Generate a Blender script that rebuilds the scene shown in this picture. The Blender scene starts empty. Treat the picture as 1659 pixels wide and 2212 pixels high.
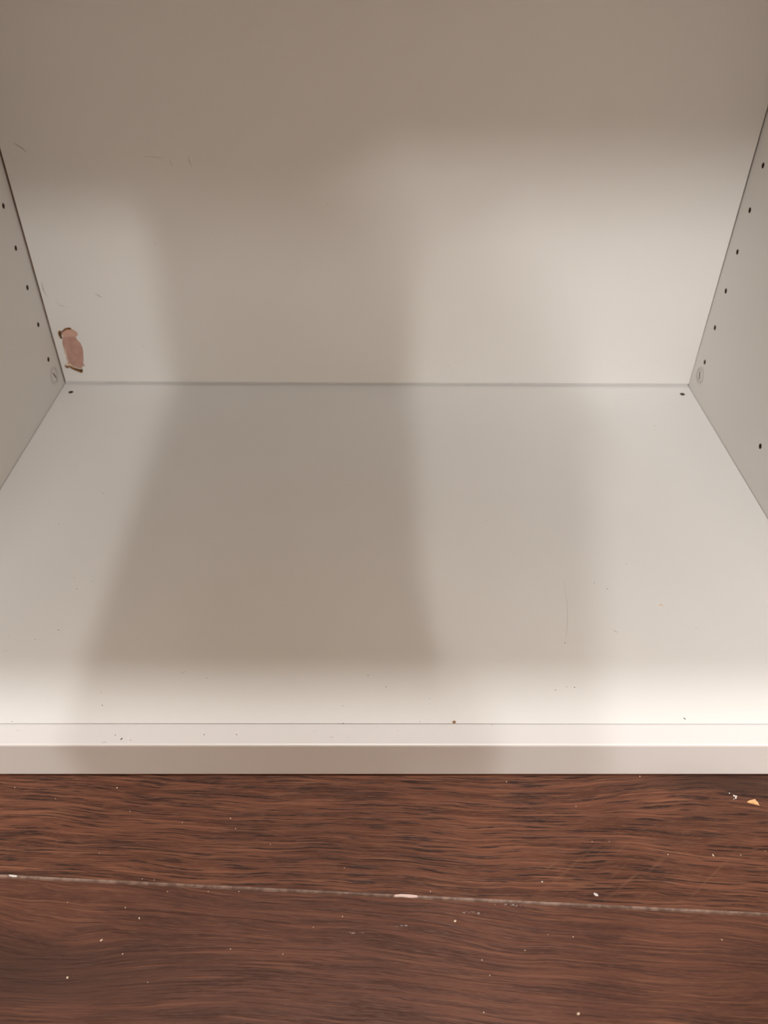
import bpy, bmesh, math, random
from mathutils import Vector, Matrix
random.seed(4)
SC = bpy.context.scene
COL = SC.collection

# ------------------------------------------------------------------ camera
W_PX, H_PX, F_PX = 1659, 2212, 1697.5
CAM = Vector((0.0005, -0.6231, 0.3606))
ROT = Matrix(((0.99996588, -0.0026388, -0.00782821),
              (-0.00439131, 0.63284603, -0.77426534),
              (0.00699718, 0.77427317, 0.63281285)))
cd = bpy.data.cameras.new('camera')
cam = bpy.data.objects.new('camera', cd)
COL.objects.link(cam)
cam.matrix_world = Matrix.Translation(CAM) @ ROT.to_4x4()
cd.sensor_fit = 'VERTICAL'
cd.sensor_height = 36
cd.sensor_width = 27
cd.lens = F_PX / H_PX * 36
cd.clip_start = 0.01
cd.dof.use_dof = True
cd.dof.focus_distance = 0.435
cd.dof.aperture_fstop = 12.5
SC.camera = cam

# ------------------------------------------------------------------ world, lamps, exposure
SC.view_settings.view_transform = 'Standard'
SC.view_settings.look = 'None'
SC.view_settings.gamma = 1
SC.view_settings.use_curve_mapping = False
SC.view_settings.exposure = 0.12
wd = bpy.data.worlds.new('world')
SC.world = wd
wd.use_nodes = True
wd.node_tree.nodes['Background'].inputs['Color'].default_value = (1.0, 0.86, 0.72, 1)
wd.node_tree.nodes['Background'].inputs['Strength'].default_value = 0.0

def disk_lamp(name, loc, target, size, power, colour, size_y=None):
    l = bpy.data.lights.new(name, 'AREA')
    l.shape = 'ELLIPSE' if size_y else 'DISK'
    l.size = size
    if size_y:
        l.size_y = size_y
    l.energy = power
    l.color = colour
    o = bpy.data.objects.new(name, l)
    COL.objects.link(o)
    o.location = loc
    o.rotation_euler = (Vector(target) - Vector(loc)).to_track_quat('-Z', 'Y').to_euler()
    return o

ZC = 2.45                                   # ceiling height above the cabinet bottom
WARM = (0.98, 0.975, 0.965)
for lx, ly, lz, pw_ in ((-0.18, -2.62, ZC - 0.10, 30), (0.17, -2.65, ZC - 0.34, 31)):
    disk_lamp('ceiling_lamp_light', (lx, ly, lz), (lx, ly, 0), 0.07, pw_, WARM, 0.40)
disk_lamp('umbra_fill_light', (-0.04, -2.6, ZC - 0.09), (-0.04, -2.6, 0), 1.7, 48, WARM, 0.75)  # added wide lamp, softly fills the shadow on the back panel
disk_lamp('spot_light', (-0.04, -0.53, ZC - 0.04), (-0.04, -0.53, 0), 0.50, 26, WARM, 0.21)

# ------------------------------------------------------------------ helpers
def ray(px, py):
    return ROT @ Vector(((px - W_PX/2) / F_PX, -(py - H_PX/2) / F_PX, -1))
def on(px, py, axis, val):
    """the point of a surface (axis = val) that shows at a photograph pixel"""
    d = ray(px, py)
    t = (val - CAM[axis]) / d[axis]
    return CAM + d * t

def tag(o, label=None, cat=None, group=None, kind=None):
    if label: o['label'] = label
    if cat: o['category'] = cat
    if group: o['group'] = group
    if kind: o['kind'] = kind
    return o
def obj(name, bm, mats, parent=None, smooth=False):
    me = bpy.data.meshes.new(name)
    bmesh.ops.recalc_face_normals(bm, faces=bm.faces)
    bm.to_mesh(me); bm.free()
    for m in (mats if isinstance(mats, (list, tuple)) else [mats]):
        me.materials.append(m)
    if smooth:
        for p in me.polygons: p.use_smooth = True
    o = bpy.data.objects.new(name, me)
    COL.objects.link(o)
    if parent: o.parent = parent
    return o
def empty(name, loc=(0, 0, 0)):
    o = bpy.data.objects.new(name, None)
    o.empty_display_size = 0.05
    COL.objects.link(o)
    o.location = loc
    return o
def box(bm, a, b, bevel=0.0, seg=2):
    vs = [bm.verts.new((x, y, z)) for x in (a[0], b[0]) for y in (a[1], b[1]) for z in (a[2], b[2])]
    fs = [bm.faces.new([vs[i] for i in f]) for f in
          ((0, 1, 3, 2), (4, 6, 7, 5), (0, 4, 5, 1), (2, 3, 7, 6), (0, 2, 6, 4), (1, 5, 7, 3))]
    if bevel:
        es = set(e for f in fs for e in f.edges)
        bmesh.ops.bevel(bm, geom=list(es), offset=bevel, segments=seg, affect='EDGES', profile=0.6)
def cyl(bm, c, axis, r, h, n=24):
    m = Matrix.Translation(c)
    if axis == 'x': m = m @ Matrix.Rotation(math.pi/2, 4, 'Y')
    if axis == 'y': m = m @ Matrix.Rotation(math.pi/2, 4, 'X')
    bmesh.ops.create_cone(bm, cap_ends=True, segments=n, radius1=r, radius2=r, depth=h, matrix=m)
def boxobj(name, a, b, m, parent=None, bevel=0.0004):
    bm = bmesh.new(); box(bm, a, b, bevel)
    return obj(name, bm, m, parent)

# ------------------------------------------------------------------ materials
class N:
    def __init__(s, name):
        s.m = bpy.data.materials.new(name); s.m.use_nodes = True
        s.t = s.m.node_tree; s.b = s.t.nodes['Principled BSDF']
    def n(s, typ, **k):
        x = s.t.nodes.new(typ)
        for a, v in k.items(): setattr(x, a, v)
        return x
    def put(s, sock, v):
        if isinstance(v, bpy.types.NodeSocket): s.t.links.new(v, sock)
        elif v is not None: sock.default_value = v
    def math(s, op, a, b=None, c=None, clamp=False):
        x = s.n('ShaderNodeMath', operation=op, use_clamp=clamp)
        s.put(x.inputs[0], a); s.put(x.inputs[1], b); s.put(x.inputs[2], c)
        return x.outputs[0]
    def xyz(s, a, b, c=0.0):
        x = s.n('ShaderNodeCombineXYZ')
        for i, v in enumerate((a, b, c)): s.put(x.inputs[i], v)
        return x.outputs[0]
    def noise(s, vec, scale=1.0, detail=2.0, rough=0.5, dist=0.0):
        x = s.n('ShaderNodeTexNoise')
        s.put(x.inputs['Vector'], vec); x.inputs['Scale'].default_value = scale
        x.inputs['Detail'].default_value = detail; x.inputs['Roughness'].default_value = rough
        x.inputs['Distortion'].default_value = dist
        return x.outputs[0]
    def ramp(s, v, lo, hi, a=0.0, b=1.0):
        x = s.n('ShaderNodeMapRange', interpolation_type='SMOOTHSTEP')
        s.put(x.inputs[0], v)
        for i, q in enumerate((lo, hi, a, b)): s.put(x.inputs[i+1], q)
        return x.outputs[0]
    def mix(s, f, a, b, mode='MIX'):
        x = s.n('ShaderNodeMix', data_type='RGBA', blend_type=mode)
        s.put(x.inputs[0], f); s.put(x.inputs[6], a); s.put(x.inputs[7], b)
        return x.outputs[2]
    def bump(s, h, strength, dist):
        x = s.n('ShaderNodeBump')
        x.inputs['Strength'].default_value = strength; x.inputs['Distance'].default_value = dist
        s.put(x.inputs['Height'], h)
        s.put(s.b.inputs['Normal'], x.outputs[0])
    def pos(s):
        g = s.n('ShaderNodeNewGeometry'); x = s.n('ShaderNodeSeparateXYZ')
        s.t.links.new(g.outputs['Position'], x.inputs[0])
        return x.outputs[0], x.outputs[1], x.outputs[2], g.outputs['Position']

def plain(name, col, rough=0.5, var=0.0, scale=60, spec=0.5, bump=0.0):
    k = N(name)
    k.b.inputs['Roughness'].default_value = rough
    k.b.inputs['Specular IOR Level'].default_value = spec
    c = (*col, 1)
    if var or bump:
        p = k.pos()[3]
        n = k.noise(p, scale, 3)
        if var:
            k.put(k.b.inputs['Base Color'], k.mix(k.ramp(n, 0.35, 0.65), tuple(x*(1-var) for x in col) + (1,), c))
        if bump: k.bump(n, 0.3, bump)
    if not var: k.b.inputs['Base Color'].default_value = c
    return k.m

def melamine(name, col, rough=0.42, streak=False):
    k = N(name)
    x, y, z, p = k.pos()
    n = k.noise(p, 9, 3)
    fine = k.noise(p, 1400, 1)
    c = k.mix(k.ramp(n, 0.3, 0.7), tuple(v*0.985 for v in col) + (1,), (*col, 1))
    k.put(k.b.inputs['Base Color'], c)
    k.b.inputs['Roughness'].default_value = rough
    k.b.inputs['Specular IOR Level'].default_value = 0.35
    h = k.noise(k.xyz(k.math('MULTIPLY', x, 25), y, k.math('MULTIPLY', z, 900)), 1, 2) if streak else fine
    k.bump(h, 0.12, 0.00006)
    return k.m

WHITE = melamine('white_melamine', (0.80, 0.785, 0.765))
BACKW = melamine('white_back_board', (0.745, 0.725, 0.70))
STRIP = melamine('white_edge_foil', (0.76, 0.735, 0.725), 0.35, True)
HOLE = plain('raw_chipboard', (0.10, 0.05, 0.025), 0.9, 0.4, 900)
BROWN = plain('brown_hardboard', (0.16, 0.085, 0.045), 0.85, 0.3, 300)
DARK = plain('dark_gap', (0.03, 0.018, 0.012), 0.9)
CAP = plain('white_plastic', (0.78, 0.765, 0.74), 0.4)
GROOVE_SHADE = plain('groove_shade', (0.34, 0.27, 0.20), 0.8)  # grey-brown painted as the shade in the cover cap groove
PAINT = plain('room_wall_paint', (0.78, 0.695, 0.585), 0.8, 0.03, 8)
CEIL = plain('ceiling_paint', (0.78, 0.75, 0.70), 0.9, 0.02, 8)

FZ = -0.0290                                # floor level
SEAM_A = on(0, 1893, 2, FZ); SEAM_B = on(1659, 1976, 2, FZ)
ANG = math.atan2(SEAM_B.y - SEAM_A.y, SEAM_B.x - SEAM_A.x)
CA, SA = math.cos(ANG), math.sin(ANG)
V0 = -SEAM_A.x*SA + SEAM_A.y*CA             # across-plank coordinate of the visible joint
def uv(p): return (p.x*CA + p.y*SA, -p.x*SA + p.y*CA - V0)
def uvpx(px, py): return uv(on(px, py, 2, FZ))

def wood():
    k = N('walnut_laminate')
    x, y, z, p = k.pos()
    info = k.n('ShaderNodeObjectInfo')
    sep = k.n('ShaderNodeSeparateColor'); k.t.links.new(info.outputs['Color'], sep.inputs[0])
    seed, dark, broad = sep.outputs[0], sep.outputs[1], sep.outputs[2]
    M = k.math
    u = M('ADD', M('MULTIPLY', x, CA), M('MULTIPLY', y, SA))
    v = M('SUBTRACT', M('ADD', M('MULTIPLY', x, -SA), M('MULTIPLY', y, CA)), V0)
    def gauss(cu, cv, su, sv):
        a = M('DIVIDE', M('SUBTRACT', u, cu), su); b = M('DIVIDE', M('SUBTRACT', v, cv), sv)
        return M('EXPONENT', M('MULTIPLY', M('ADD', M('MULTIPLY', a, a), M('MULTIPLY', b, b)), -1.0))
    k1 = uvpx(1600, 1690); k2 = uvpx(10, 2110)
    g1 = gauss(k1[0], k1[1], 0.07, 0.025); g2 = gauss(k2[0], k2[1], 0.07, 0.022)
    s7 = M('MULTIPLY', seed, 7.3)
    w = k.noise(k.xyz(M('MULTIPLY', u, 9), M('MULTIPLY', v, 22), s7), 1, 2)
    w2 = k.noise(k.xyz(M('MULTIPLY', u, 45), M('MULTIPLY', v, 90), s7), 1, 1)
    vv = M('ADD', v, M('MULTIPLY', M('SUBTRACT', w, 0.5), 0.013))
    vv = M('ADD', vv, M('MULTIPLY', M('SUBTRACT', w2, 0.5), 0.0012))
    vv = M('ADD', vv, M('MULTIPLY', u, M('MULTIPLY', broad, 0.06)))
    vv = M('ADD', vv, M('MULTIPLY', g1, -0.012))
    vv = M('ADD', vv, M('MULTIPLY', g2, 0.016))
    def st(fu, fv, det=2.0, off=0.0):
        return k.noise(k.xyz(M('MULTIPLY', u, fu), M('MULTIPLY', vv, fv), M('ADD', s7, off)), 1, det, 0.55)
    bands = st(3, 55, 2)
    med = st(14, 330, 3, 3.1)
    pores = st(34, 1050, 3, 5.7)
    fine = st(170, 2600, 2, 9.2)
    lightst = st(22, 1000, 3, 12.4)
    c = k.mix(k.ramp(med, 0.3, 0.7), (0.072, 0.0250, 0.0130, 1), (0.165, 0.0620, 0.0345, 1))
    c = k.mix(M('MULTIPLY', k.ramp(bands, 0.52, 0.70), 0.55), c, (0.048, 0.0200, 0.0140, 1))
    c = k.mix(M('MULTIPLY', k.ramp(lightst, 0.52, 0.68), 0.60), c, (0.29, 0.120, 0.064, 1))
    pamt = k.math('MULTIPLY', k.ramp(pores, 0.53, 0.62), M('SUBTRACT', 0.85, M('MULTIPLY', broad, 0.55)))
    c = k.mix(pamt, c, (0.013, 0.0050, 0.0035, 1))
    c = k.mix(M('MULTIPLY', k.ramp(fine, 0.48, 0.70), 0.45), c, (0.22, 0.10, 0.06, 1))
    # the dark smoky figure round the two knots
    c = k.mix(M('MULTIPLY', M('ADD', g1, g2, clamp=True), M('MULTIPLY', k.ramp(bands, 0.28, 0.52), 0.80)), c, (0.026, 0.0125, 0.0080, 1))
    # ray flecks crossing the grain near the right end of the upper plank
    f0 = uvpx(1380, 1880)
    fm = gauss(f0[0], f0[1], 0.065, 0.014)
    fd = k.noise(k.xyz(M('MULTIPLY', M('ADD', u, M('MULTIPLY', v, -1.2)), 210), M('MULTIPLY', M('ADD', v, M('MULTIPLY', u, 0.9)), 16), 2.0), 1, 2)
    c = k.mix(M('MULTIPLY', fm, M('MULTIPLY', k.ramp(fd, 0.55, 0.70), 0.5)), c, (0.22, 0.105, 0.06, 1))
    c = k.mix(dark, c, (0.090, 0.036, 0.026, 1))
    # dry white scuffs
    sc = None
    for (a, b, su, sv) in ((1110, 1955, 0.020, 0.0016), (1020, 1972, 0.014, 0.0014), (860, 1999, 0.018, 0.0013),
                           (765, 2015, 0.013, 0.0012), (1340, 1722, 0.022, 0.008), (420, 2090, 0.0001, 0.0001)):
        q = uvpx(a, b); g = gauss(q[0], q[1], su, sv)
        if a == 1340: g = M('MULTIPLY', g, 0.72)
        sc = g if sc is None else M('MAXIMUM', sc, g)
    sn = k.noise(k.xyz(M('MULTIPLY', u, 600), M('MULTIPLY', v, 1500), 0.0), 1, 2)
    sm = M('MULTIPLY', k.ramp(M('MULTIPLY', sc, sn), 0.50, 0.60), 0.75)
    c = k.mix(sm, c, (0.42, 0.36, 0.34, 1))
    k.put(k.b.inputs['Base Color'], c)
    k.b.inputs['Roughness'].default_value = 0.46
    k.b.inputs['Specular IOR Level'].default_value = 0.25
    h = M('SUBTRACT', M('ADD', M('MULTIPLY', lightst, 0.4), M('MULTIPLY', fine, 0.3)), k.ramp(pores, 0.50, 0.66))
    k.bump(h, 0.55, 0.00025)
    return k.m
WOOD = wood()
def bevel_mat():
    k = N('worn_plank_edge')
    n = k.noise(k.pos()[3], 260, 3)
    k.put(k.b.inputs['Base Color'], k.mix(k.ramp(n, 0.35, 0.7), (0.13, 0.068, 0.045, 1), (0.26, 0.165, 0.125, 1)))
    k.b.inputs['Roughness'].default_value = 0.5
    return k.m
WORN = bevel_mat()

# ------------------------------------------------------------------ room: floor of planks, walls, ceiling
RX, RY0, RY1 = 1.9, -3.6, 0.05
fl = boxobj('floor', (-RX, RY0, FZ-0.06), (RX, RY1, FZ-0.0085), DARK, None, 0)
tag(fl, kind='structure')
PW, PL = 0.192, 1.285
def plank_mesh(L):
    bm = bmesh.new()
    e, d = 0.0009, 0.00045
    g = 0.00002
    def ringv(x, y, z): return [bm.verts.new((sx*x, sy*y, z)) for sx, sy in ((-1, -1), (1, -1), (1, 1), (-1, 1))]
    a = ringv(L/2-e, PW/2-e, 0); b = ringv(L/2-g, PW/2-g, -d); c = ringv(L/2-g, PW/2-g, -0.008)
    bm.faces.new(a)
    for i in range(4):
        j = (i+1) % 4
        f = bm.faces.new((a[i], a[j], b[j], b[i])); f.material_index = 1
        bm.faces.new((b[i], b[j], c[j], c[i]))
    bm.faces.new(c[::-1])
    bmesh.ops.recalc_face_normals(bm, faces=bm.faces)
    me = bpy.data.meshes.new('plank'); bm.to_mesh(me); bm.free()
    me.materials.append(WOOD); me.materials.append(WORN)
    return me
pm = plank_mesh(PL)
for r in range(-16, 4):
    off = random.uniform(0, PL)
    if r in (-1, 0): off = PL/2 + (0.1 if r else -0.15)
    for c in range(-2, 3):
        cu = (c + 0.5)*PL + off - PL/2; 
        if r in (-1, 0): cu = c*PL + (0.1 if r else -0.12)
        cv = (r + 0.5)*PW + V0
        X, Y = cu*CA - cv*SA, cu*SA + cv*CA
        if abs(X) > RX + PL/2 or Y > RY1 + 0.2 or Y < RY0 - 0.1: continue
        o = bpy.data.objects.new('plank', pm); COL.objects.link(o); o.parent = fl
        o.location = (X, Y, FZ); o.rotation_euler = (0, 0, ANG)
        o.color = (random.random(), random.uniform(0, 0.3), random.random(), 1)
        if r == 0 and c == 0: o.color = (0.31, 0.05, 0.0, 1)
        if r == -1 and c == 0: o.color = (0.77, 0.30, 0.75, 1)
def wall(name, a, b, m):
    tag(boxobj(name, a, b, m, None, 0), kind='structure')
H = 0.1
wall('wall_back', (-RX, RY1, FZ-0.06), (RX, RY1+H, ZC), PAINT)
wall('wall_front', (-RX, RY0-H, FZ-0.06), (RX, RY0, ZC), PAINT)
wall('wall_left', (-RX-H, RY0, FZ-0.06), (-RX, RY1, ZC), PAINT)
wall('wall_right', (RX, RY0, FZ-0.06), (RX+H, RY1, ZC), PAINT)
wall('ceiling', (-RX-H, RY0-H, ZC), (RX+H, RY1+H, ZC+0.05), CEIL)

# ------------------------------------------------------------------ cabinet
IW, ID, IH, T = 0.282, 0.378, 0.472, 0.018   # half inner width, depth, inner height, board
JOINT = 0.3641
cab = empty('cabinet', (0, 0, FZ))
tag(cab, 'empty white open-fronted cabinet with rows of shelf pin holes standing on the brown wood floor', 'cabinet')
def part(name, a, b, m=WHITE, bevel=0.0004, parent=cab):
    o = boxobj(name, a, b, m, parent, bevel)
    o.location.z -= FZ if parent is cab else 0
    return o
def drill(o, spots, axis, r, depth):
    """really cut the holes: (point) list, through a temporary cutter"""
    bm = bmesh.new()
    for c in spots: cyl(bm, Vector(c), axis, r, depth*2, 20)
    cut = obj('cutter', bm, HOLE)
    cut.location.z = -FZ
    bpy.context.view_layer.update()
    o.data.materials.append(HOLE)
    md = o.modifiers.new('holes', 'BOOLEAN'); md.operation = 'DIFFERENCE'; md.object = cut; md.solver = 'EXACT'
    md.material_mode = 'TRANSFER'
    cut.matrix_world = o.matrix_world.copy()
    bpy.context.view_layer.update()
    me = bpy.data.meshes.new_from_object(o.evaluated_get(bpy.context.evaluated_depsgraph_get()))
    o.modifiers.clear(); o.data = me
    bpy.data.objects.remove(cut, do_unlink=True)

rows = [0.0338 + 0.0322*k for k in range(13)]
for s, nm in ((-1, 'left'), (1, 'right')):
    sp = part('side_panel', (s*IW, -JOINT, FZ+0.0005) if s > 0 else (-IW-T, -JOINT, FZ+0.0005),
              (IW+T, 0.014, IH+T) if s > 0 else (-IW, 0.014, IH+T))
    sp['label'] = 'white side panel on the %s with a column of small pin holes' % nm
    spots = [(s*IW, -0.0179, z) for z in rows] + [(s*IW, -0.1455, z) for z in rows] + [(s*IW, -0.335, z) for z in rows]
    drill(sp, spots, 'x', 0.0021, 0.011)
    # plastic cover cap over the connecting bolt
    bm = bmesh.new()
    cx = s*IW
    for (r0, r1, h0, h1) in ((0.0, 0.0052, 0.0002, 0.0002), (0.0052, 0.0058, 0.0002, -0.0004),
                             (0.0058, 0.0062, -0.0004, -0.0003), (0.0062, 0.0074, 0.0006, 0.0005)):
        n = 32
        A = [bm.verts.new((cx - s*h0, r0*math.cos(t*2*math.pi/n), r0*math.sin(t*2*math.pi/n))) for t in range(n)] if r0 else None
        B = [bm.verts.new((cx - s*h1, r1*math.cos(t*2*math.pi/n), r1*math.sin(t*2*math.pi/n))) for t in range(n)]
        if A is None: bm.faces.new(B)
        else:
            for t in range(n): bm.faces.new((A[t], A[(t+1) % n], B[(t+1) % n], B[t])).material_index = int(h0 < 0.00001 or (s > 0 and r0 == 0.0052 and n//5 < t < n*4//5))  # groove shade painted on, one arc only on the right cap
    q = on(117, 811, 0, -IW) if s < 0 else on(1512, 811, 0, IW)
    cap = obj('cover_cap', bm, [CAP, GROOVE_SHADE], sp)
    cap.location = (0, q.y, q.z)
    bm = bmesh.new()
    box(bm, (-0.0002, -0.0004, -0.0034), (0.0002, 0.0004, 0.0034))
    slot = obj('slot', bm, BROWN, sp)
    slot.location = (cx - s*0.0004, q.y, q.z)
    slot.rotation_euler = (math.radians(-28 * s), 0, 0)

bottom = part('bottom_panel', (-IW+0.0003, -JOINT+0.0001, -T), (IW-0.0003, 0.0062, 0.0), WHITE, 0.0002)
drill(bottom, [tuple(on(153, 847, 2, 0)), tuple(on(1474, 851.5, 2, 0))], 'z', 0.0022, 0.014)
part('top_panel', (-IW, -JOINT, IH), (IW, 0.006, IH+T))
for (a, b) in (((-IW-T, -ID, -0.0277), (IW+T, -JOINT, 0.0)), ((-IW-T, -ID, IH), (IW+T, -JOINT, IH+T)),
               ((-IW-T, -ID, 0.0002), (-IW, -JOINT, IH-0.0002)), ((IW, -ID, 0.0002), (IW+T, -JOINT, IH-0.0002))):
    st = part('front_strip', a, b, STRIP, 0.0011)
# back panel, a hair short of the boards around it
bm = bmesh.new()
xl0, xl1, xr0, xr1 = -IW+0.0012, -IW+0.0026, IW-0.0002, IW-0.0019
zb, zt = 0.0019, IH
vs = [bm.verts.new(v) for v in ((xl0, 0, zb), (xr0, 0, zb), (xr1, 0, zt), (xl1, 0, zt),
                                (xl0, 0.004, zb), (xr0, 0.004, zb), (xr1, 0.004, zt), (xl1, 0.004, zt))]
for f, mi in (((0, 1, 2, 3), 0), ((7, 6, 5, 4), 0), ((0, 4, 5, 1), 1), ((1, 5, 6, 2), 1), ((3, 2, 6, 7), 1), ((0, 3, 7, 4), 1)):
    bm.faces.new([vs[i] for i in f]).material_index = mi
back = obj('back_panel', bm, [BACKW, BROWN], cab)
back.location.z = -FZ
part('gap_shade_strip', (-IW+0.00005, 0.0009, 0.0016), (-IW+0.0011, 0.0062, IH-0.001), BROWN, 0)  # brown strip painting the shade in the left gap
part('gap_shade_strip', (-IW+0.0004, 0.0010, 0.0001), (IW-0.0004, 0.0060, 0.0010))  # white strip added to lighten the shade in the bottom gap
part('light_block_board', (-IW, 0.0065, FZ+0.004), (IW, 0.012, IH-0.0005), BROWN)  # added board behind the gaps, keeps them dark and stops light leaks
part('plinth_board', (-IW, -0.30, FZ+0.0005), (IW, -0.284, -T-0.0002), BROWN)

# ---- torn patch in the lower left corner of the back panel
PINK = plain('torn_pink_paper', (0.50, 0.30, 0.245), 0.75, 0.14, 160, 0.3, 0.0004)
PINKL = plain('torn_pink_paper_light', (0.60, 0.37, 0.295), 0.6, 0.10, 160, 0.4, 0.0004)
TORN = plain('torn_brown_fibre', (0.22, 0.095, 0.025), 0.9, 0.5, 500, 0.2, 0.0004)
CREAM = plain('torn_cream_fibre', (0.72, 0.55, 0.42), 0.8, 0.2, 500)
def slab(name, pts, surf, thick, mat, parent, conv=None):
    """a thin sheet lying on a surface: pts are points of it, surf its outward normal"""
    bm = bmesh.new()
    n = Vector(surf)
    lo = [bm.verts.new(p) for p in pts]
    c = sum((Vector(p) for p in pts), Vector())/len(pts)
    hi = [bm.verts.new(c + (Vector(p)-c)*0.96 + n*thick*random.uniform(0.75, 1.25)) for p in pts]
    bm.faces.new(lo); bm.faces.new(hi[::-1])
    for i in range(len(pts)):
        j = (i+1) % len(pts); bm.faces.new((lo[i], lo[j], hi[j], hi[i]))
    return obj(name, bm, mat, parent)
def pw(u, v): return on(100 + u/13.825, 680 + v/13.825, 1, 0.0)
def wallslab(name, uvs, th, mat):
    pts = []
    L = [pw(*q) for q in uvs]
    for i, a in enumerate(L):                # ragged edge
        b = L[(i+1) % len(L)]
        k = max(1, int((b-a).length/0.0022))
        for t in range(k):
            q = a.lerp(b, t/k)
            if t: q = q + Vector((random.uniform(-1, 1), 0, random.uniform(-1, 1)))*0.00035
            pts.append(q)
    return slab(name, pts, (0, -1, 0), th, mat, back)
wallslab('torn_patch', [(470,660),(870,645),(930,750),(1020,840),(1080,980),(1105,1100),(1112,1250),(1100,1440),(1160,1530),
    (1090,1530),(1060,1600),(920,1580),(800,1510),(700,1455),(650,1440),(600,1300),(545,1120),(505,950),(480,800)], 0.0003, PINK)
wallslab('torn_patch', [(455,560),(490,490),(570,425),(730,410),(830,460),(930,530),(945,590),(900,640),(870,665),(700,672),(480,690),(540,645),(470,600)], 0.0006, PINKL)
wallslab('peeled_edge', [(365,490),(420,470),(455,530),(445,610),(470,700),(430,700),(378,570)], 0.0013, TORN)
wallslab('peeled_edge', [(445,515),(550,405),(660,380),(745,400),(740,425),(660,420),(580,440),(480,520)], 0.0009, TORN)
wallslab('peeled_edge', [(690,1540),(760,1510),(900,1600),(1000,1622),(1085,1620),(1090,1700),(1055,1720),(900,1660),(750,1590)], 0.0012, TORN)
wallslab('peeled_edge', [(560,1500),(640,1480),(700,1530),(660,1580),(595,1560)], 0.0010, TORN)
wallslab('peeled_edge', [(590,1490),(640,1440),(700,1440),(780,1480),(860,1570),(760,1530),(690,1500),(640,1530)], 0.0012, CREAM)
wallslab('peeled_edge', [(540,960),(575,1000),(620,1180),(680,1380),(655,1440),(600,1250),(560,1090)], 0.0007, CREAM)  # left ridge, its highlight put into the cream colour

# ---- scuffs and scratches on the boards (thin worn lines, parts of the panel they mark)
SCUFF = plain('grey_scuff', (0.30, 0.25, 0.21), 0.7, 0.3, 1500)
SCUFFL = plain('faint_scuff', (0.60, 0.565, 0.52), 0.6, 0.2, 1500)
def line(name, pix, axis, val, nrm, w, mat, parent, dz=0.0):
    P = [on(a, b, axis, val) + Vector(nrm)*0.00008 for a, b in pix]
    bm = bmesh.new(); prev = None
    for i, p in enumerate(P):
        d = (P[min(i+1, len(P)-1)] - P[max(i-1, 0)]).normalized()
        s = d.cross(Vector(nrm))*(w*(0.35 if i in (0, len(P)-1) else 1)/2)
        cur = (bm.verts.new(p + s), bm.verts.new(p - s))
        if prev: bm.faces.new((prev[0], prev[1], cur[1], cur[0]))
        prev = cur
    return obj(name, bm, mat, parent)
BK = (1, 0.0, (0, -1, 0)); BT = (2, 0.0, (0, 0, 1))
for pix, w, m in ((((30,309),(40,315),(49,321),(57,329)), 0.0005, SCUFF), (((308,338),(330,339),(355,342)), 0.0005, SCUFFL),
                  (((364,344),(370,352),(372,361)), 0.0006, SCUFFL), (((407,338),(409,348),(414,360)), 0.0009, SCUFFL),
                  (((90,608),(93,624),(101,640)), 0.0012, SCUFFL), (((120,652),(130,660),(142,662)), 0.0006, SCUFFL),
                  (((205,634),(214,639),(220,643)), 0.0012, SCUFFL)):
    line('scuff_mark', pix, *BK, w, m, back)
for pix, w, m in ((((387,1137),(392,1133)), 0.0003, SCUFFL), (((391,1456),(400,1450)), 0.0004, SCUFF), (((216,1498),(220,1494)), 0.0003, SCUFF),
                  (((1325,1360),(1329,1364),(1335,1366)), 0.0003, SCUFF), (((1500,1354),(1504,1358),(1509,1355)), 0.0003, SCUFFL),
                  (((9,1406),(16,1405)), 0.0003, SCUFF), (((1218,1252),(1222,1280),(1225,1310),(1226,1340),(1224,1365),(1221,1388)), 0.00016, SCUFFL),
                  (((16,1371),(21,1372)), 0.0003, SCUFF)):
    line('scuff_mark', pix, *BT, w, m, bottom)
STRIPTOP = [c for c in cab.children if c.name.startswith('front_strip')][0]
for pix, w in ((((712,1592),(718,1593),(720,1589)), 0.0002), (((751,1591),(755,1594)), 0.0002), (((219,1606),(225,1603),(230,1605)), 0.0002),
               (((677,1580),(684,1580)), 0.0002), (((857,1577),(862,1579)), 0.0002), (((36,1578),(44,1578)), 0.0003)):
    line('scuff_mark', pix, *BT, w, SCUFF, STRIPTOP)

# ------------------------------------------------------------------ loose bits lying about
CHIP = plain('bare_wood_chip', (0.78, 0.42, 0.19), 0.7, 0.25, 700)
PALE = plain('pale_crumb', (0.75, 0.60, 0.45), 0.8, 0.15, 900)
LINT = plain('white_flake', (0.72, 0.68, 0.66), 0.8)
PKF = plain('pink_flake', (0.78, 0.58, 0.54), 0.7)
SPECK = plain('dark_dust', (0.09, 0.06, 0.045), 0.9)
def flake(name, pix, z, th, mat, label, cat, group=None, tilt=0.0):
    P = [on(a, b, 2, z) for a, b in pix]
    c = sum(P, Vector())/len(P)
    bm = bmesh.new()
    lo = [bm.verts.new(Vector((p.x-c.x, p.y-c.y, 0.00002))) for p in P]
    hi = [bm.verts.new(Vector(((p.x-c.x)*0.93, (p.y-c.y)*0.93, th*(1+tilt*i/len(P))))) for i, p in enumerate(P)]
    bm.faces.new(lo); bm.faces.new(hi[::-1])
    for i in range(len(P)):
        j = (i+1) % len(P); bm.faces.new((lo[i], lo[j], hi[j], hi[i]))
    o = obj(name, bm, mat)
    o.location = (c.x, c.y, z)
    return tag(o, label, cat, group)
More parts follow.
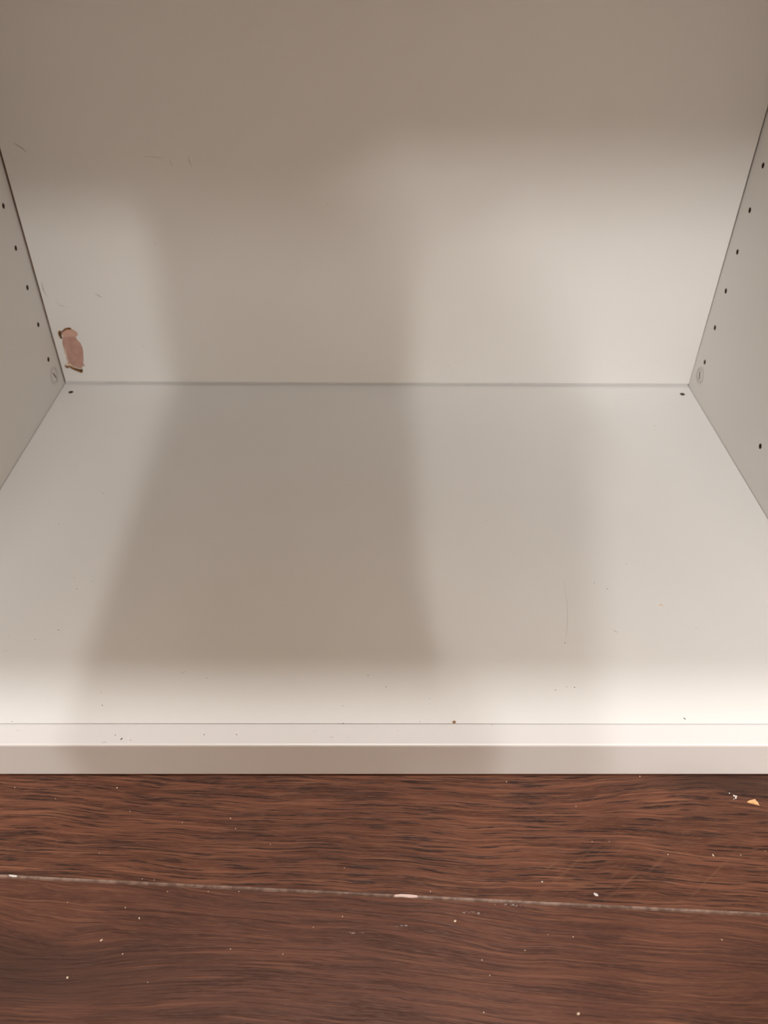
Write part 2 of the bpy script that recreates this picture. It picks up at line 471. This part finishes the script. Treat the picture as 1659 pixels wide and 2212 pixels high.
def crumb(name, px, py, z, r, mat, label, cat, group=None, sx=1.0, ang=0.0, hz=0.6):
    c = on(px, py, 2, z)
    bm = bmesh.new()
    bmesh.ops.create_icosphere(bm, subdivisions=2, radius=r)
    for v in bm.verts:
        v.co *= random.uniform(0.82, 1.15)
        v.co.x *= sx; v.co.z = max(v.co.z*hz, -r*hz*0.7) + r*hz*0.7
    o = obj(name, bm, mat)
    o.location = (c.x, c.y, z); o.rotation_euler = (0, 0, ang)
    return tag(o, label, cat, group)
def zf(a, b): return 1560 + a/16.76, 1700 + b/16.76
flake('wood_chip', [zf(*q) for q in ((885,540),(930,515),(1060,475),(1190,450),(1240,520),(1280,545),(1350,680),(1150,625),(1000,590),(920,570))],
      FZ, 0.0006, CHIP, 'orange-tan splinter of bare wood, triangular, on the brown floor at the far right', 'wood chip')
for (a, b, r) in ((258,232,0.00033), (425,325,0.0005), (497,347,0.00055), (483,405,0.0005), (417,445,0.00025)):
    crumb('paint_flake', *zf(a, b), FZ, r, LINT, 'tiny white flake in the cluster just left of the orange-tan wood chip', 'flake', 'white flakes beside the wood chip')
flake('pink_flake', [(851,1934),(865,1932),(885,1933),(902,1935),(903,1939),(886,1940),(868,1938),(852,1938)], FZ-0.0002, 0.0006, PKF,
      'thin pale pink flake lodged in the joint between the two planks', 'flake')
flake('white_flake', [(19,1890),(30,1891),(38,1892),(37,1895),(28,1895),(20,1893)], FZ-0.0002, 0.0005, LINT,
      'white flake lodged in the plank joint near the left edge', 'flake')
for (a, b, r, sx, an, m, lab) in (
    (301,1984,0.0006,0.55,0.2,PALE,'pale teardrop-shaped crumb on the front plank, left of centre'),
    (146,2112,0.0005,1.0,0,PALE,'round pale crumb on the front plank near the lower left corner'),
    (1249,2190,0.0006,1.3,0.3,PALE,'tan crumb on the front plank at the lower right, close to the bottom edge'),
    (1540,1848,0.0007,0.5,0.5,PALE,'cream sliver on the upper plank below the orange-tan wood chip'),
    (1287,1933,0.0007,1.8,-0.5,LINT,'white elongated sliver just above the plank joint, right of centre'),
    (983,1990,0.0005,1.3,0.6,PALE,'tan crumb beside the white scuffs on the front plank'),
    (1171,1905,0.0004,1.0,0,LINT,'small round grey-white crumb on the upper plank above the scuffed joint'),
    (219,2031,0.0004,1.7,0.8,PALE,'small slanted pale crumb on the front plank, upper of two at left'),
    (265,2061,0.0003,1.3,0.8,PALE,'small slanted pale crumb on the front plank, lower of two at left'),
    (394,1777,0.0004,0.5,0.2,PALE,'pale crumb on the upper plank, left of centre below the cabinet'),
    (253,1702,0.0004,1.0,0,PALE,'pale crumb on the upper plank close under the cabinet front at left')):
    crumb('crumb', a, b, FZ, r, m, lab, 'crumb', None, sx, an)
for (a, b) in ((32,1701),(120,1725),(281,1753),(215,1843),(307,1899),(333,1901),(362,1926),(450,1926),(516,1926),(271,1961),
               (319,2122),(498,2050),(146,1949),(611,2061),(744,1875),(1244,1742),(1279,1818),(1316,1818),(1443,1846),(1600,1847),
               (1184,2019),(1238,2024),(1134,2053),(1041,2074),(1045,2187),(1058,2107),(677,2003),(740,1980),(584,1824),(1094,1689),(1382,1677),(1653,1839),(930,1926),(1559,2030),(498,1768),(509,1790)):
    crumb('dust_speck', a, b, FZ, random.uniform(0.00018, 0.0003), PALE, 'tiny pale speck of dust on the dark wood floor', 'dust', 'pale specks on the wood floor')
crumb('brown_crumb', 981, 1560.5, 0.0, 0.0009, plain('brown_crumb', (0.36, 0.19, 0.09), 0.9, 0.4, 1500),
      'round brown crumb on the white cabinet bottom at the strip joint, right of centre', 'crumb', hz=0.5)
flake('stain_flake', [(1423,1306),(1427,1305),(1431,1306),(1433,1310),(1429,1308),(1425,1308)], 0.0, 0.0002, PALE,
      'faint tan flake on the cabinet bottom towards the right', 'flake')
flake('dark_splinter', [(260,1598),(262,1596),(264,1594),(265,1595),(263,1597),(261,1598.5)], 0.0, 0.0003, SPECK,
      'small dark splinter on the white front strip at left', 'splinter')
flake('grey_splinter', [(1476,1551),(1479,1552),(1481,1554),(1479,1554)], 0.0, 0.0003, SPECK,
      'small grey splinter on the cabinet bottom near the front right', 'splinter')
for (a, b) in ((127,1131),(161,1248),(200,1256),(166,1272),(76,1382),(127,1361),(447,1465),(221,1524),(26,1559),(1353,1219),(1284,1259),
               (1220,1389),(1224,1484),(1241,1485),(1200,1491),(133,866),(138,867),(223,1066),(740,1525),(742,1563),(907,1559),(1062,1566),
               (249,1588),(282,1599),(441,1587),(511,1587),(795,1459),(834,1484),(1053,1124),(1312,1272),(1414,920),(928,1509)):
    crumb('dust_speck', a, b, 0.0, random.uniform(0.00018, 0.0003), SPECK, 'tiny dark speck of dust on the white cabinet bottom', 'dust', 'dark specks on the white cabinet bottom')

# a few marks on the back: the brown rests of dots
for (a, b) in ((335,526),(308,747),(708,440),(971,790)):
    line('scuff_mark', ((a-1, b-1), (a, b), (a+1, b+1)), *BK, 0.0009, SCUFFL, back)

# ------------------------------------------------------------------ the photographer kneeling behind the camera (casts the soft shadows in the cabinet)
CLOTH = plain('dark_blue_knit', (0.10, 0.105, 0.125), 0.9, 0.2, 300)
TROUSER = plain('dark_grey_cloth', (0.11, 0.10, 0.095), 0.9, 0.2, 300)
SKIN = plain('skin', (0.55, 0.33, 0.24), 0.55, 0.05, 40)
HAIR = plain('dark_brown_hair', (0.035, 0.02, 0.013), 0.6, 0.3, 400)
PHONE = plain('black_glass', (0.02, 0.02, 0.022), 0.2)
EYE = plain('eye_white', (0.7, 0.68, 0.65), 0.3)
per = empty('person', (-0.04, -1.0, FZ))
tag(per, 'person in a dark blue jumper squatting before the cabinet and holding a phone', 'person')
def skin_mesh(name, V, E, mats, parent, sub=2, root=0, paint=None):
    me = bpy.data.meshes.new(name)
    me.from_pydata([v[:3] for v in V], E, [])
    o = bpy.data.objects.new(name, me); COL.objects.link(o)
    me.skin_vertices.new() if hasattr(me.skin_vertices, 'new') and not me.skin_vertices else None
    md = o.modifiers.new('skin', 'SKIN'); md.use_smooth_shade = True
    for i, v in enumerate(V):
        sv = me.skin_vertices[0].data[i]
        sv.radius = (v[3], v[4] if len(v) > 4 else v[3])
        sv.use_root = (i == root)
    o.modifiers.new('sub', 'SUBSURF').levels = sub
    bpy.context.view_layer.update()
    m2 = bpy.data.meshes.new_from_object(o.evaluated_get(bpy.context.evaluated_depsgraph_get()))
    o.modifiers.clear(); o.data = m2
    m2.materials.clear()
    for m in mats: m2.materials.append(m)
    for p in m2.polygons:
        p.use_smooth = True
        if paint: p.material_index = paint(p.center)
    o.parent = parent
    o.location = -parent.location
    return o
PX = -0.044; PH = -0.10
V = [(PX, -1.03, 0.27, .115, .10), (PX, -0.97, 0.43, .10, .085), (PX, -0.89, 0.59, .105, .09), (PX, -0.82, 0.685, .085, .078),
     (PX-.02, -0.785, 0.775, .047, .047), (PX-.045, -0.755, 0.83, .045, .045)]
E = [(0, 1), (1, 2), (2, 3), (3, 4), (4, 5)]
for s_ in (-1, 1):
    i = len(V)
    dx = .015 if s_ < 0 else -.004
    V += [(PX+s_*(.084+dx), -.81, .705, .048), (PX+s_*(.083+dx), -.80, .58, .038), (PX+s_*(.075+dx*1.3), -.84, .44, .033),
          (s_*.066, -.79, .375, .026), (s_*.060, -.725, .327, .020), (s_*.058, -.692, .327, .0145),
          (PX+s_*.09, -1.0, .22, .085), (PX+s_*.17, -.86, .235, .070), (PX+s_*.23, -.715, .25, .060), (PX+s_*.21, -.78, .13, .050), (PX+s_*.20, -.84, .02, .036), (PX+s_*.23, -.70, .003, .030)]
    E += [(3, i), (i, i+1), (i+1, i+2), (i+2, i+3), (i+3, i+4), (i+4, i+5), (0, i+6), (i+6, i+7), (i+7, i+8), (i+8, i+9), (i+9, i+10), (i+10, i+11)]
def paintbody(c):
    if c.z > .785: return 2
    if c.y > -.725 and .3 < c.z < .42: return 2
    if c.z < .335 and (abs(c.x-PX) > .125 or c.y < -.86): return 1
    return 0
skin_mesh('body', V, E, [CLOTH, TROUSER, SKIN], per, 2, 0, paintbody)
# head: egg, nose, ears, eyes; tilted to look down at the phone
HM = Matrix.Translation((PH, -0.735, 0.915)) @ Matrix.Rotation(math.radians(-38), 4, 'X')
bm = bmesh.new()
bmesh.ops.create_uvsphere(bm, u_segments=32, v_segments=24, radius=1)
for v in bm.verts:
    x, y, z = v.co
    w = 0.073*(1 - 0.22*max(0, -z)); v.co = Vector((x*w, y*0.092*(1-0.12*max(0, -z)), z*0.112))
    if y > 0:
        v.co.y += 0.020*math.exp(-((x/0.16)**2 + ((z+0.10)/0.22)**2)) + 0.006*math.exp(-((x/0.3)**2 + ((z+0.48)/0.09)**2)) \
            + 0.007*math.exp(-((x/0.35)**2 + ((z+0.85)/0.2)**2)) - 0.006*math.exp(-(((abs(x)-0.42)/0.18)**2 + ((z-0.02)/0.12)**2))
for s_ in (-1, 1):
    bmesh.ops.create_uvsphere(bm, u_segments=12, v_segments=8, radius=1, matrix=Matrix.Translation((s_*0.074, -0.004, -0.008)) @ Matrix.Diagonal((0.009, 0.019, 0.030, 1)))
bmesh.ops.transform(bm, matrix=HM, verts=bm.verts)
hd = obj('head', bm, SKIN, per, True); hd.location = -per.location
for s_ in (-1, 1):
    bm = bmesh.new(); bmesh.ops.create_uvsphere(bm, u_segments=12, v_segments=8, radius=0.0115, matrix=HM @ Matrix.Translation((s_*0.030, 0.073, 0.002)))
    e = obj('eye', bm, EYE, hd, True)
bm = bmesh.new()
bmesh.ops.create_uvsphere(bm, u_segments=32, v_segments=24, radius=1)
for v in list(bm.verts):
    if (v.co.y > 0.25 and v.co.z < 0.45) or v.co.z < -0.55: bm.verts.remove(v)
for v in bm.verts: v.co = Vector((v.co.x*0.082, v.co.y*0.102 - 0.004, v.co.z*0.118 + 0.004))
bmesh.ops.transform(bm, matrix=HM, verts=bm.verts)
obj('hair', bm, HAIR, hd, True)
bm = bmesh.new()                                       # added unseen hair shape down to the shoulders, slants the body's shadow edge
prof = [(0.98, 0.045, PH), (0.95, 0.070, PH), (0.90, 0.078, PH), (0.855, 0.082, -0.100), (0.80, 0.108, -0.076), (0.755, 0.126, -0.058), (0.72, 0.132, -0.053), (0.66, 0.11, -0.058), (0.65, 0.05, PX)]
prev = None
for z, rr, xc in prof:
    ring = [bm.verts.new((xc + rr*math.cos(t*math.pi/12)*(1+0.03*math.sin(5*t)), -0.815 - 0.2*(0.95-z)*0.4 + 0.055*math.sin(t*math.pi/12), z)) for t in range(24)]
    if prev:
        for t in range(24): bm.faces.new((prev[t], prev[(t+1) % 24], ring[(t+1) % 24], ring[t]))
    prev = ring
hl = obj('shadow_hair', bm, HAIR, per, True); hl.location = -per.location
# hands: five curled fingers each, closing on the phone's edges
def pl(x, y, z, rad): return (*(CAM + ROT @ Vector((x, y, z))), rad)
for s_ in (-1, 1):
    for k in range(4):
        y, L = -.046 - k*.0175, (0.95, 1.05, 1.0, 0.8)[k]
        FV = [pl(s_*.052, y-.003, .020, .0085), pl(s_*.0475, y, .001, .0082), pl(s_*.036, y+.001, -.0055, .0076), pl(s_*(.047-.027*L), y+.002, -.0045, .0068)]
        skin_mesh('finger', FV, [(0, 1), (1, 2), (2, 3)], [SKIN], per, 1)
    FV = [pl(s_*.052, -.062, .026, .0095), pl(s_*.041, -.050, .0265, .009), pl(s_*.028, -.044, .0255, .008)]
    skin_mesh('thumb', FV, [(0, 1), (1, 2)], [SKIN], per, 1)
pm_ = Matrix.Translation(CAM) @ ROT.to_4x4()
bm = bmesh.new(); box(bm, (-0.036, -0.075, 0.006), (0.036, 0.075, 0.0145), 0.003)
bmesh.ops.transform(bm, matrix=Matrix.Translation(CAM + Vector((0, -0.0, 0))) @ ROT.to_4x4() @ Matrix.Translation((0, -0.055, 0)), verts=bm.verts)
ph = obj('phone', bm, PHONE)
tag(ph, 'black phone held upright in both hands in front of the cabinet', 'phone')
# ceiling lamp housings
for nm, lab, a, b, c in (('ceiling_lamp', 'white rectangular ceiling lamp behind the photographer', (-0.92, -2.98, ZC-0.085), (0.84, -2.22, ZC), 0.01),
                         ('ceiling_spot', 'flat white ceiling lamp above the cabinet front', (-0.24, -0.62, ZC-0.035), (0.34, -0.44, ZC), 0.01)):
    tag(boxobj(nm, a, b, CAP, None, c), lab, 'lamp')
